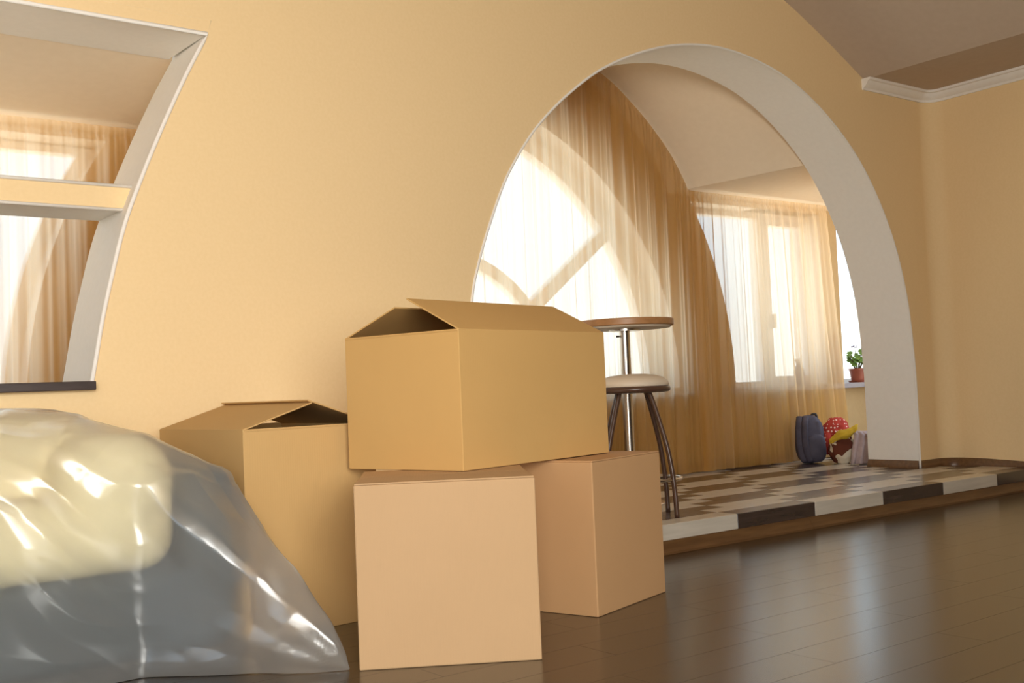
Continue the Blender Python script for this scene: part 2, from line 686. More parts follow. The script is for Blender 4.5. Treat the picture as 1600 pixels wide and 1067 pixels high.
def path_wall(name, path, z0, z1, mat, off=0):
    bm = bmesh.new()
    A = [bm.verts.new((x, y, z0)) for x, y in path]
    B = [bm.verts.new((x, y, z1)) for x, y in path]
    for i in range(len(path) - 1):
        bm.faces.new((A[i], A[i + 1], B[i + 1], B[i]))
    o = from_bm(name, bm, mat)
    return smooth_angle(o, .5)


structure(path_wall('wall_right', path, -.02, 3.14, M_WALL), 'orange painted wall with a rounded corner')


def path_profile(name, path, prof, mat, parent=None):
    """sweep (offset into the room, z) profile along a plan path, room on the right-hand side"""
    bm = bmesh.new()
    rings = []
    n = len(path)
    for i in range(n):
        p = Vector(path[i])
        d0 = (Vector(path[i]) - Vector(path[i - 1])).normalized() if i > 0 else None
        d1 = (Vector(path[i + 1]) - Vector(path[i])).normalized() if i < n - 1 else None
        d = ((d0 or d1) + (d1 or d0)).normalized()
        nrm = Vector((d.y, -d.x))
        rings.append([bm.verts.new((p.x + nrm.x * o_, p.y + nrm.y * o_, z)) for o_, z in prof])
    m = len(prof)
    for a, b in zip(rings[:-1], rings[1:]):
        for k in range(m):
            bm.faces.new((a[k], b[k], b[(k + 1) % m], a[(k + 1) % m]))
    bm.faces.new(rings[0])
    bm.faces.new(rings[-1][::-1])
    bmesh.ops.recalc_face_normals(bm, faces=bm.faces)
    o = from_bm(name, bm, mat, parent)
    return smooth_angle(o, .5)


cp = [(0, 3.045), (.012, 3.045), (.016, 3.062), (.030, 3.070), (.048, 3.090), (.056, 3.108), (.072, 3.112), (.076, 3.1295), (0, 3.1295)]
cpath = [(7.12, YW)] + path
structure(path_profile('trim_6', cpath, cp, M_WHITE), 'white moulded cornice around the right corner')
bpf = [(0, ZP), (.024, ZP), (.024, ZP + .012), (.016, ZP + .03), (.010, ZP + .046), (.004, ZP + .058), (0, ZP + .060)]
bpath = [(7.618, YW)] + path[:-1]
bpath = bpath[:-1] + [(XR - .004, 4.10)]
structure(path_profile('baseboard_right', bpath, bpf, M_BASE), 'brown skirting around the right corner on the raised floor')
bpf0 = [(o_, z - ZP) for o_, z in bpf]
structure(path_profile('baseboard_right_low', [(XR - .005, 4.06), (XR - .03, 3.6), (XR - .03, YK)], bpf0, M_BASE), 'brown skirting along the right wall at floor level')
jp = [(7.612, YB + .0), (7.612, YW + .012)]
structure(path_profile('baseboard_arch', [(7.613, YW + .012), (7.613, YB)][::-1] if False else [(7.613, YB), (7.613, YW + .012)][::-1], [(-o_, z) for o_, z in bpf], M_BASE), 'brown skirting inside the arch jamb')
bm = bmesh.new()
tube(bm, [(7.612, YW, ZP), (7.613, YW, ZP + .09)], .008, 8)
structure(from_bm('trim_7', bm, M_WHITE, None, True), 'white end of the arch bead at the skirting')

# left and back walls with the window openings the room light comes from
def wall_xz(name, x0, x1, z0, z1, holes, y0, y1, mats):
    return plate(name, [(x0, z0), (x1, z0), (x1, z1), (x0, z1)], [[(a, c), (b, c), (b, d), (a, d)] for a, b, c, d in holes], y0, y1, mats)


structure(wall_xz('wall_back', XL - .2, XR + .3, -.05, 4.1, [(-2.0, 1.2, .75, 2.85)], YK - .2, YK, [M_LOWBOUNCE, M_WHITE]), 'back wall with a wide window opening')
wl = wall_xz('wall_left', YK - .1, YW + .05, -.05, 4.1, [(-1.0, 2.0, .55, 2.65)], 0, .2, [M_LOWBOUNCE, M_WHITE])
wl.matrix_world = Matrix(((0, -1, 0, XL), (1, 0, 0, 0), (0, 0, 1, 0), (0, 0, 0, 1)))
structure(wl, 'left wall with a wide window opening')

# facade wall of the alcove with its three window openings
def arc(r, a0, a1, n, cx=FX, cz=FZ):
    return [(cx + r * math.cos(a0 + (a1 - a0) * i / n), cz + r * math.sin(a0 + (a1 - a0) * i / n)) for i in range(n + 1)]


RA, RBL = 2.17, 2.85
zbot, ztop = .82, 2.40
a_bot, a_top = math.asin((zbot - FZ) / RBL), math.asin((ztop - FZ) / RBL)
holeA = arc(RA, 0, PI, 60)
holeB = arc(RBL, a_bot, a_top, 24) + [(8.45, ztop), (8.45, zbot)]
holeC = [(8.70, zbot), (8.70, ztop), (9.45, ztop), (9.45, zbot)]
holeL = arc(RBL, PI - a_bot, PI - a_top, 24) + [(-.9, ztop), (-.9, zbot)]
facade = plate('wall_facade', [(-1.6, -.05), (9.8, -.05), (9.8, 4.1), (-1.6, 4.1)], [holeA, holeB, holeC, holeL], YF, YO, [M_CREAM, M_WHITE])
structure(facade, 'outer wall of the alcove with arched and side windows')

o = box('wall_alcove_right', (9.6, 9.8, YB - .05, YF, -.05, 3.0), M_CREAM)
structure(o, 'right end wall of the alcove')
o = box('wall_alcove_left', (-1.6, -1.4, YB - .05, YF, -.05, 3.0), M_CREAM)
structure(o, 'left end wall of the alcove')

# alcove ceiling: lofted between facade profile and arch wall profile
far = [(9.8, 2.452), (6.53, 2.462)] + [(p.x, p.y) for p in catmull([(6.53, 2.462, 0), (6.488, 2.539, 0), (6.353, 2.73, 0), (6.15, 2.935, 0), (5.917, 3.12, 0),
       (5.656, 3.28, 0), (5.2, 3.45, 0), (4.33, 3.58, 0), (3.4, 3.43, 0), (2.8, 3.1, 0), (2.30, 2.46, 0)], 6)][1:] + [(-1.6, 2.448)]
near = [(9.8, 2.545), (7.01, 2.552)] + [(p.x, p.y) for p in catmull([(7.01, 2.552, 0), (6.93, 2.66, 0), (6.70, 2.88, 0), (6.43, 3.08, 0), (6.1, 3.25, 0),
        (5.75, 3.37, 0), (5.2, 3.52, 0), (4.33, 3.65, 0), (3.3, 3.5, 0), (2.6, 3.15, 0), (2.15, 2.617, 0)], 6)][1:] + [(-1.6, 2.617)]
bm = bmesh.new()
yn, yf_ = YB - .002, YF + .02
A = [bm.verts.new((x, yn, z)) for x, z in near]
kx = (YF + .02 - YB) / (6.15 - YB)
B = [bm.verts.new((xn + (xf - xn) * kx, yf_, zn + (zf - zn) * kx)) for (xn, zn), (xf, zf) in zip(near, far)]
for i in range(len(far) - 1):
    bm.faces.new((A[i], A[i + 1], B[i + 1], B[i]))
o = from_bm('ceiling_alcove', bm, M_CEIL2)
smooth_angle(o, .25)
structure(o, 'sloping plaster ceiling of the alcove with a vaulted middle')


# ---------------------------------------------------------------- windows
def loop_frame(name, outer_, inner_, y0, y1, mat, parent=None):
    o = plate(name, outer_, [inner_], y0, y1, [mat, mat])
    if parent:
        o.parent = parent
    return o


def pane(loop, y, parent):
    o = plate('pane', loop, [], y - .003, y + .003, [M_GLASS, M_GLASS])
    o.parent = parent
    return o


YG = 6.50
w1 = structure(empty('window_1', (0, 0, 0)), 'large arched window with fan glazing bars')
wf = .14
inner = arc(RA - wf, .03, PI - .03, 60)
inner = [(x, max(z, FZ + .07)) for x, z in inner]
loop_frame('frame', arc(RA + .02, 0, PI, 60), inner, YG - .05, YG + .05, M_PVC, w1)
RI = 1.03
loop_frame('inner_arch_bar', arc(RI + .045, .02, PI - .02, 40), [(x, max(z, FZ + .02)) for x, z in arc(RI - .045, .03, PI - .03, 40)], YG - .04, YG + .04, M_PVC, w1)
for ang in (38, 90, 142):
    a = math.radians(ang)
    c, s = math.cos(a), math.sin(a)
    q = []
    for rr, t in ((RI + .02, -1), (RA - wf + .03, -1), (RA - wf + .03, 1), (RI + .02, 1)):
        q.append((FX + c * rr - s * .052 * t, FZ + s * rr + c * .052 * t))
    g = plate('glazing_bar', q, [], YG - .038, YG + .038, [M_PVC, M_PVC])
    g.parent = w1
pane(arc(RA - .05, .0, PI, 60), YG, w1)
box('window_sill', (2.1, 6.56, 6.15, 6.46, .775, .822), M_GSILL, w1, .006)


def rect(a, b, c, d):
    return [(a, c), (b, c), (b, d), (a, d)]


w2 = structure(empty('window_2', (0, 0, 0)), 'side window right of the arched window with a curved edge')
fo = arc(RBL - .02, a_bot, a_top, 24) + [(8.48, ztop + .02), (8.48, zbot - .02)]
p1 = [(x + .06, min(max(z, zbot + .05), 2.35)) for x, z in arc(RBL, a_bot, a_top, 24)] + [(7.80, 2.35), (7.80, zbot + .05)]
o = plate('frame', fo, [p1, rect(7.955, 8.44, zbot + .09, 2.30)], YG - .05, YG + .05, [M_PVC, M_PVC])
o.parent = w2
box('mullion', (7.865, 7.885, YG - .062, YG - .051, zbot, ztop), M_PVC, w2, .004)
pane(rect(6.8, 7.78, zbot, 2.37), YG, w2)
pane(rect(7.94, 8.45, zbot, 2.32), YG, w2)
box('handle', (7.93, 7.95, YG - .10, YG - .052, 1.35, 1.48), M_PVC, w2, .004)
box('window_sill', (7.0, 9.6, 6.15, 6.46, .775, .822), M_GSILL, w2, .006)

w3 = structure(empty('window_3', (0, 0, 0)), 'narrow bare window behind the potted plant')
o = plate('frame', rect(8.68, 9.47, zbot - .02, ztop + .02), [rect(8.76, 9.39, zbot + .04, 2.33)], YG - .05, YG + .05, [M_PVC, M_PVC])
o.parent = w3
pane(rect(8.75, 9.40, zbot + .03, 2.34), YG, w3)

w4 = structure(empty('window_4', (0, 0, 0)), 'side window seen through the left hatch')
fo = arc(RBL - .02, PI - a_bot, PI - a_top, 24) + [(-.92, ztop + .02), (-.92, zbot - .02)]
p1 = [(x - .07, min(max(z, zbot + .05), 2.35)) for x, z in arc(RBL, PI - a_bot, PI - a_top, 24)] + [(-.8, 2.35), (-.8, zbot + .05)]
o = plate('frame', fo, [p1], YG - .05, YG + .05, [M_PVC, M_PVC])
o.parent = w4
pane(rect(-.82, 1.9, zbot, 2.37), YG, w4)
box('window_sill', (-1.3, 2.05, 6.15, 6.46, .775, .822), M_GSILL, w4, .006)


# ---------------------------------------------------------------- floors
flo = box('floor', (XL - .2, XR + .3, YK - .2, 4.15, -.06, -.003), M_FLOOR)
structure(flo, 'dark brown laminate floor')


def plank_mesh(name, lx, ly, h, mat, bev=.0012):
    bm = bmesh.new()
    bm_box(bm, 0, lx, 0, ly, -h, 0, bevel=bev, seg=1)
    me = bpy.data.meshes.new(name)
    bm.to_mesh(me)
    bm.free()
    me.materials.append(mat)
    return me


PL, PW = 1.285, .193
pm = plank_mesh('plank', PL - .0008, PW - .0008, .0028, M_FLOOR, .0004)
r = 0
y = 4.075 - PW
while y > 1.25:
    x = -.9 + ((r * .437) % 1.0) * PL - PL
    x_min = (4.0 - y) * 0.0 + .3
    while x < XR - .05:
        if x + PL > .35 and not (y < 2.2 and x + PL < 1.0):
            L_ = min(PL, XR - .04 - x)
            me = pm if L_ > PL - .01 else plank_mesh('plank', max(L_ - .0008, .02), PW - .0008, .0028, M_FLOOR, .0004)
            o = link('plank', me, None, flo)
            o.location = (x, y, .0)
        x += PL
    y -= PW
    r += 1

plat = box('floor_raised', (3.10, 9.7, 4.105, YF + .05, -.03, ZP - .004), M_SUB)
structure(plat, 'raised floor of the alcove in dark and pale planks')
o = box('floor_alcove', (-1.5, 3.10, YB, YF + .05, -.03, ZP), M_FLOOR)
structure(o, 'floor of the left part of the alcove')
TL, TW = .688, .140
mats = {0: M_PALEP, 1: M_DARKP}
pmm = {c: plank_mesh('plank', TL - .0012, TW - .0012, .0038, mats[c], .001) for c in mats}
NR = 15
for row in range(NR):
    y0 = 4.10 + row * TW
    off = .215 * (row // 2)
    X0 = 4.662 + off
    flip = [0, 1, 1, 0][row % 4]            # colour left of the reference joint
    k0 = math.floor((3.12 - X0) / TL)
    for k in range(k0, 12):
        xa, xb = X0 + k * TL, X0 + (k + 1) * TL
        xmax = 9.55 if y0 > YB else XR - .005
        if YB > y0 + TW > YW + .02:
            xmax = 7.615
        xa2, xb2 = max(xa, 3.115), min(xb, xmax)
        if xb2 - xa2 < .03:
            continue
        c = flip ^ ((k + 1) & 1)
        full = abs((xb2 - xa2) - TL) < 1e-4
        me = pmm[c] if full else plank_mesh('plank', xb2 - xa2 - .0012, TW - .0012, .0038, mats[c], .001)
        o = link('plank', me, None, plat)
        o.location = (xa2, y0, ZP)
        o['label'] = 'dark brown plank' if c else 'pale oak plank'
    if row == 0:
        for k in range(k0, 12):
            xa, xb = max(X0 + k * TL, 3.115), min(X0 + (k + 1) * TL, XR - .03)
            if xb - xa < .03:
                continue
            c = flip ^ ((k + 1) & 1)
            o = box('riser_plank', (0, xb - xa - .0015, 0, .012, 0, ZP - .0705), mats[c], plat, .0012, 1)
            o.location = (xa, 4.093, .0695)
            o['label'] = 'dark brown riser plank' if c else 'pale oak riser plank'
cove = [(0, 0), (.034, 0), (.034, .012), (.024, .022), (.016, .036), (.010, .054), (.009, .069), (0, .069)]
bm = bmesh.new()
for xa, xb in ((3.10, 5.295), (5.297, XR - .03)):
    A = [bm.verts.new((xa, 4.103 - o_, z)) for o_, z in cove]
    B = [bm.verts.new((xb, 4.103 - o_, z)) for o_, z in cove]
    for i in range(len(cove)):
        j = (i + 1) % len(cove)
        bm.faces.new((A[i], A[j], B[j], B[i]))
    bm.faces.new(A)
    bm.faces.new(B[::-1])
bmesh.ops.recalc_face_normals(bm, faces=bm.faces)
structure(smooth_angle(from_bm('trim_8', bm, M_BASE), .5), 'brown coved skirting along the front of the raised floor')
o = box('baseboard_facade', (3.1, 9.55, YF - .02, YF, ZP, ZP + .07), M_BASE, bevel=.004)
structure(o, 'brown skirting under the alcove curtains')


# ================================================================ CURTAINS
def curtain(name, x0, x1, y, zb, top, seed, lab, dens=1.0, amp=.021, xr_shift=0, parent=None, gather=None):
    rnd = random.Random(seed)
    ph = [rnd.uniform(0, 6.28) for _ in range(8)]
    step = .0085
    nx = int((x1 - x0) / step)
    zf = [0, .004, .02, .06, .12, .2, .28, .36, .44, .52, .6, .68, .76, .82, .87, .91, .935, .955, .967, .975, .983, .99, 1]
    verts, faces = [], []
    for j, tz in enumerate(zf):
        for i in range(nx + 1):
            x = x0 + (x1 - x0) * i / nx
            zt_ = top(x)
            H = zt_ - zb
            # absolute heading zone
            z = zb + H * tz
            d = zt_ - z
            sl_ = abs(top(x + .02) - top(x - .02)) / .04
            head = max(0, 1 - d / math.sqrt(1 + sl_ * sl_) / .13)
            if gather:
                xx = x + gather(x)
            else:
                xx = x
            u = xx * dens
            low = 1 - tz
            f1 = math.sin(2 * PI * u / .17 + 1.7 * math.sin(2 * PI * u / 1.03 + ph[0]) + 1.1 * math.sin(2 * PI * u / .47 + ph[1]) + .8 * low * math.sin(u * 3 + ph[2]))
            f2 = math.sin(2 * PI * u / .064 + 1.5 * math.sin(2 * PI * u / .53 + ph[3]) + .6 * low + ph[4])
            f3 = math.sin(2 * PI * u / .9 + ph[5])
            f4 = math.sin(2 * PI * u / .036 + 1.2 * math.sin(2 * PI * u / .31 + ph[6]))
            body = amp * (.75 + .35 * low) * f1 + amp * .16 * f2 + .012 * f3 * low
            hd = .008 * f4 + .005 * f2
            yy = y + body * (1 - head) ** 1.2 + hd * (.35 + .65 * head)
            yy = y + (yy - y) * min(1, d / .035)
            if .035 < d < .06 and head > 0:
                yy += .006
            verts.append((x + xr_shift * low * ((x - x0) / (x1 - x0)) + .012 * low * math.sin(u * 9 + ph[7]), yy, z))
    W_ = nx + 1
    for j in range(len(zf) - 1):
        for i in range(nx):
            a = j * W_ + i
            faces.append((a, a + 1, a + W_ + 1, a + W_))
    me = bpy.data.meshes.new(name)
    me.from_pydata(verts, [], faces)
    return link(name, me, M_SHEER, parent, True)


def interp(tab):
    tab = sorted(tab)

    def fn(x):
        if x <= tab[0][0]:
            return tab[0][1]
        for (a, b), (c, d) in zip(tab[:-1], tab[1:]):
            if x <= c:
                return b + (d - b) * (x - a) / (c - a)
        return tab[-1][1]
    return fn


YC = 6.09
vt = interp([(x, z) for x, z in far if 2.2 < x < 6.6] + [(6.531, 2.458), (6.7, 2.455)])
G = 'golden sheer curtains of the alcove'
c1 = curtain('curtain', 2.28, 6.62, YC, ZP + .012, lambda x: vt(x) - .006, 3, '')
tag(c1, 'golden sheer curtain with a curved top in front of the arched window', 'curtain', G)
c2 = curtain('curtain', 6.56, 8.33, YC - .015, ZP + .015, lambda x: 2.447, 11, '', 1.0, .021, .17)
tag(c2, 'golden sheer curtain with a straight gathered top, right of the arched window beside the plant', 'curtain', G)
c3 = curtain('curtain', -1.2, 2.26, YC, ZP + .012, lambda x: 2.446, 5, '', 1.1, .020)
tag(c3, 'golden sheer curtain seen through the curved hatch on the left', 'curtain', G)


# ================================================================ CARDBOARD BOXES
def flap_mesh(bm, hinge0, hinge1, direction, wdt, th=.006, inset=.004, notch=.0):
    """a flat board hinged on the segment hinge0-hinge1 and reaching wdt along direction"""
    h0, h1, d = Vector(hinge0), Vector(hinge1), Vector(direction).normalized()
    e_ = (h1 - h0).normalized()
    n_ = e_.cross(d).normalized() * (th / 2)
    pts = [h0 + e_ * inset, h1 - e_ * inset, h1 - e_ * (inset + notch) + d * wdt, h0 + e_ * (inset + notch) + d * wdt]
    A = [bm.verts.new(p + n_) for p in pts]
    B = [bm.verts.new(p - n_) for p in pts]
    bm.faces.new(A)
    bm.faces.new(B[::-1])
    for i in range(4):
        j = (i + 1) % 4
        bm.faces.new((A[i], B[i], B[j], A[j]))
    bmesh.ops.recalc_face_normals(bm, faces=bm.faces)
    return bm


def carton(name, loc, rz, a, b, h, key, label, open_top, flaps):
    """a along local x, b along local y, h up; flaps: list of (edge, angle above horizontal inwards, width)"""
    t = empty(name, loc, rz)
    mat = M_CARD[key]
    tk = .006
    bm = bmesh.new()
    if open_top:
        bm_box(bm, 0, a, 0, b, 0, h)
        top_f = [f_ for f_ in bm.faces if f_.normal.z > .9 or f_.calc_center_median().z > h - 1e-4]
        bmesh.ops.delete(bm, geom=top_f, context='FACES')
        o = from_bm('carton_body', bm, mat, t)
        s = o.modifiers.new('wall', 'SOLIDIFY')
        s.thickness = tk
        s.offset = -1
    else:
        bm_box(bm, 0, a, 0, b, 0, h - tk, bevel=.0)
        o = from_bm('carton_body', bm, mat, t)
    bevel_mod(o, .0045, 2)
    for edge, ang, wd in flaps:
        an = math.radians(ang)
        c, s_ = math.cos(an), math.sin(an)
        zt_ = h - tk / 2
        if edge == 'front':
            hg = ((0, 0, zt_), (a, 0, zt_), (0, c, s_))
        elif edge == 'back':
            hg = ((a, b, zt_), (0, b, zt_), (0, -c, s_))
        elif edge == 'left':
            hg = ((0, b, zt_), (0, 0, zt_), (c, 0, s_))
        else:
            hg = ((a, 0, zt_), (a, b, zt_), (-c, 0, s_))
        bm = bmesh.new()
        flap_mesh(bm, *hg, wd, tk, .003, .004)
        f_ = from_bm('flap', bm, mat, t)
        bevel_mod(f_, .002, 2)
    return tag(t, label, 'box', 'cardboard moving boxes')


carton('cardboard_box', (1.753, 3.179, 0), -.574, .600, .55, .607, 'front',
       'closed pinkish tan cardboard box standing frontmost on the floor beside the plastic sheet', False, [('front', 0, .273), ('back', 0, .273)])
carton('cardboard_box', (2.817, 3.201, 0), .304, .567, .50, .605, 'right',
       'closed cardboard box turned corner on, on the floor below the bar stool', False, [('front', 0, .248), ('back', 0, .248)])
carton('cardboard_box', (2.237, 3.238, .609), .25, .951, .596, .515, 'top',
       'wide open cardboard box lying on top of two closed boxes', True, [('front', 27, .292), ('back', 21, .292), ('left', -62, .24), ('right', -55, .24)])
carton('cardboard_box', (1.662, 3.84, 0), .05, .58, .78, .787, 'left',
       'tall open cardboard box against the cream wall, half behind the plastic sheet', True, [('left', 17, .315), ('right', 19, .315), ('front', -65, .27), ('back', -60, .27)])


# ================================================================ BAR STOOL AND TABLE
def cam_frame(lat, dep, z):
    p = Vector((dep * math.cos(yaw) + lat * math.sin(yaw), dep * math.sin(yaw) - lat * math.cos(yaw), z))
    return p


RZ = yaw - PI / 2       # local x = to the right of the camera, local y = away from it
sp_ = cam_frame(.675, 6.19, ZP)
st = empty('bar_stool', sp_, RZ)
tag(st, 'round brown bar stool with a cream padded seat on the raised floor', 'stool')
bm = bmesh.new()
lathe(bm, [(.0, .724), (.12, .728), (.185, .728), (.200, .728), (.203, .734), (.205, .742), (.195, .762), (.175, .778), (.13, .792), (.07, .799), (.0, .801)], 48, capb=False, capt=False)
bmesh.ops.remove_doubles(bm, verts=bm.verts, dist=1e-5)
from_bm('seat_pad', bm, M_SEAT, st, True)
bm = bmesh.new()
lathe(bm, [(0, .690), (.17, .692), (.200, .696), (.211, .704), (.213, .714), (.210, .724), (.200, .730), (0, .730)], 48, capb=False, capt=False)
bmesh.ops.remove_doubles(bm, verts=bm.verts, dist=1e-5)
from_bm('seat_rim', bm, M_STOOL, st, True)
for sx in (1, -1):
    for sy in (-1, 1):
        prof = [(.082, .063, .700), (.105, .082, .62), (.136, .107, .50), (.163, .129, .38), (.181, .143, .25), (.191, .150, .12), (.195, .153, .0)]
        if sy > 0:
            prof = [(x * .97, y_, z) for x, y_, z in prof]
        bm = bmesh.new()
        tube(bm, catmull([(sx * x, sy * y_, z) for x, y_, z in prof], 6), .0185, 12, .014)
        from_bm('leg', bm, M_STOOL, st, True)
bm = bmesh.new()
tube(bm, [(.252 * math.cos(2 * PI * k / 48), .215 * math.sin(2 * PI * k / 48), .205) for k in range(48)] + [(.252, 0, .205)], .0085, 10, cap=False)
from_bm('footrest_ring', bm, M_CHROME, st, True)

tp = cam_frame(.705, 6.80, ZP)
tb = empty('bar_table', tp, RZ)
tag(tb, 'tall round bar table with a wooden top and chrome pole behind the boxes', 'table')
zt_ = 1.143
bm = bmesh.new()
lathe(bm, [(0, zt_ - .043), (.302, zt_ - .043), (.309, zt_ - .038), (.310, zt_ - .006), (.306, zt_), (0, zt_)], 64, capb=False, capt=False)
bmesh.ops.remove_doubles(bm, verts=bm.verts, dist=1e-5)
smooth_angle(from_bm('table_top', bm, M_TABLE, tb), .6)
bm = bmesh.new()
lathe(bm, [(0, zt_ - .056), (.285, zt_ - .054), (.297, zt_ - .0435), (0, zt_ - .0432)], 64, capb=False, capt=False)
bmesh.ops.remove_doubles(bm, verts=bm.verts, dist=1e-5)
smooth_angle(from_bm('underside_ring', bm, M_SEAT, tb), .6)
bm = bmesh.new()
lathe(bm, [(.033, .02), (.033, zt_ - .055)], 32)
smooth_angle(from_bm('pole', bm, M_CHROME, tb), .6)
bm = bmesh.new()
lathe(bm, [(.10, zt_ - .068), (.10, zt_ - .056)], 32)
smooth_angle(from_bm('mounting_plate', bm, M_CHROME, tb), .6)
bm = bmesh.new()
tube(bm, [(-.06, -.02, zt_ - .10), (-.034, -.012, zt_ - .10)], .006, 8)
bm_box(bm, -.066, -.056, -.03, -.01, zt_ - .108, zt_ - .092, .002)
from_bm('clamp_screw', bm, M_CHROME, tb, False)
bm = bmesh.new()
lathe(bm, [(.21, 0), (.215, .006), (.20, .014), (.10, .024), (.045, .032), (.036, .05)], 48)
smooth_angle(from_bm('base_disc', bm, M_CHROME, tb), .6)


# ================================================================ SOFA UNDER THE PLASTIC SHEET
sofa = empty('sofa', (.5, 4.1, 0))
tag(sofa, 'cream and dark teal sofa under the clear plastic sheet', 'sofa')
SX, SY = .5, 4.1


def lump_box(name, x0, x1, y0, y1, z0, z1, bev, mat, amp=.012, seg=6):
    bm = bmesh.new()
    bm_box(bm, x0 - SX, x1 - SX, y0 - SY, y1 - SY, z0, z1, bev, seg)
    bmesh.ops.subdivide_edges(bm, edges=[e_ for e_ in bm.edges if e_.calc_length() > .12], cuts=5, use_grid_fill=True)
    for v in bm.verts:
        n_ = noise.noise(v.co * 4.0) * amp
        v.co += v.co.normalized() * n_
    o = from_bm(name, bm, mat, sofa, True)
    return o


lump_box('base', -.9, 1.44, 3.72, 4.66, .03, .34, .05, M_SOFAD)
lump_box('arm', 1.38, 1.575, 3.70, 4.50, .03, .66, .07, M_SOFAD)
lump_box('seat_cushion', -.85, 1.36, 3.66, 4.40, .33, .60, .12, M_SOFAC)
lump_box('back_cushion', -.85, 1.19, 3.98, 4.62, .45, .865, .10, M_SOFAC)
lump_box('arm_pillow', .98, 1.37, 3.655, 4.25, .335, .80, .17, M_SOFAC)

# taut sheet: hull over the sofa and the points where the sheet is pulled to the floor
CLR = .012


def rb(x0, x1, y0, y1, z0, z1, bev):
    pts = []
    for x, sx in ((x0 + bev, -1), (x1 - bev, 1)):
        for y_, sy in ((y0 + bev, -1), (y1 - bev, 1)):
            for z, sz in ((z0 + bev, -1), (z1 - bev, 1)):
                for i in range(4):
                    for j in range(4):
                        t1, p1_ = i / 3 * PI / 2, j / 3 * PI / 2
                        R_ = bev + CLR
                        pts.append((x + sx * R_ * math.cos(t1) * math.cos(p1_), y_ + sy * R_ * math.cos(t1) * math.sin(p1_), z + sz * R_ * math.sin(t1)))
    return pts


HP = rb(-.9, 1.575, 3.70, 4.50, .03, .66, .07) + rb(-.85, 1.36, 3.66, 4.40, .33, .60, .12)
HP += rb(-.85, 1.19, 3.98, 4.62, .45, .865, .10) + rb(.98, 1.37, 3.655, 4.25, .335, .80, .17)
HP1 = HP + [(1.27, 3.64, .004), (.3, 3.64, .004), (-.95, 3.64, .004), (-1.0, 4.62, .004), (1.54, 4.6, .004), (1.592, 3.9, .004)]
HP2 = [p for p in HP if p[0] > 1.2] + [(1.735, 3.205, .004), (1.70, 3.215, .06), (1.2, 3.6435, .004), (1.2, 4.6, .004), (1.54, 4.6, .004), (1.592, 3.9, .004)]
C0 = Vector((1.31, 4.02, .0))


def hull_planes(points):
    bm = bmesh.new()
    for p in points:
        bm.verts.new((p[0], p[1], max(p[2], .004)))
    bmesh.ops.convex_hull(bm, input=bm.verts)
    bm.normal_update()
    ns, ds = [], []
    mid = Vector((1.31, 4.02, .2))
    for f_ in bm.faces:
        n_ = f_.normal.copy()
        if n_.dot(f_.verts[0].co - mid) < 0:
            n_ = -n_
        if f_.calc_area() > 1e-9 and not (n_.z < -.9):
            ns.append(n_[:])
            ds.append(n_.dot(f_.verts[0].co - C0))
    bm.free()
    return np.array(ns), np.array(ds)


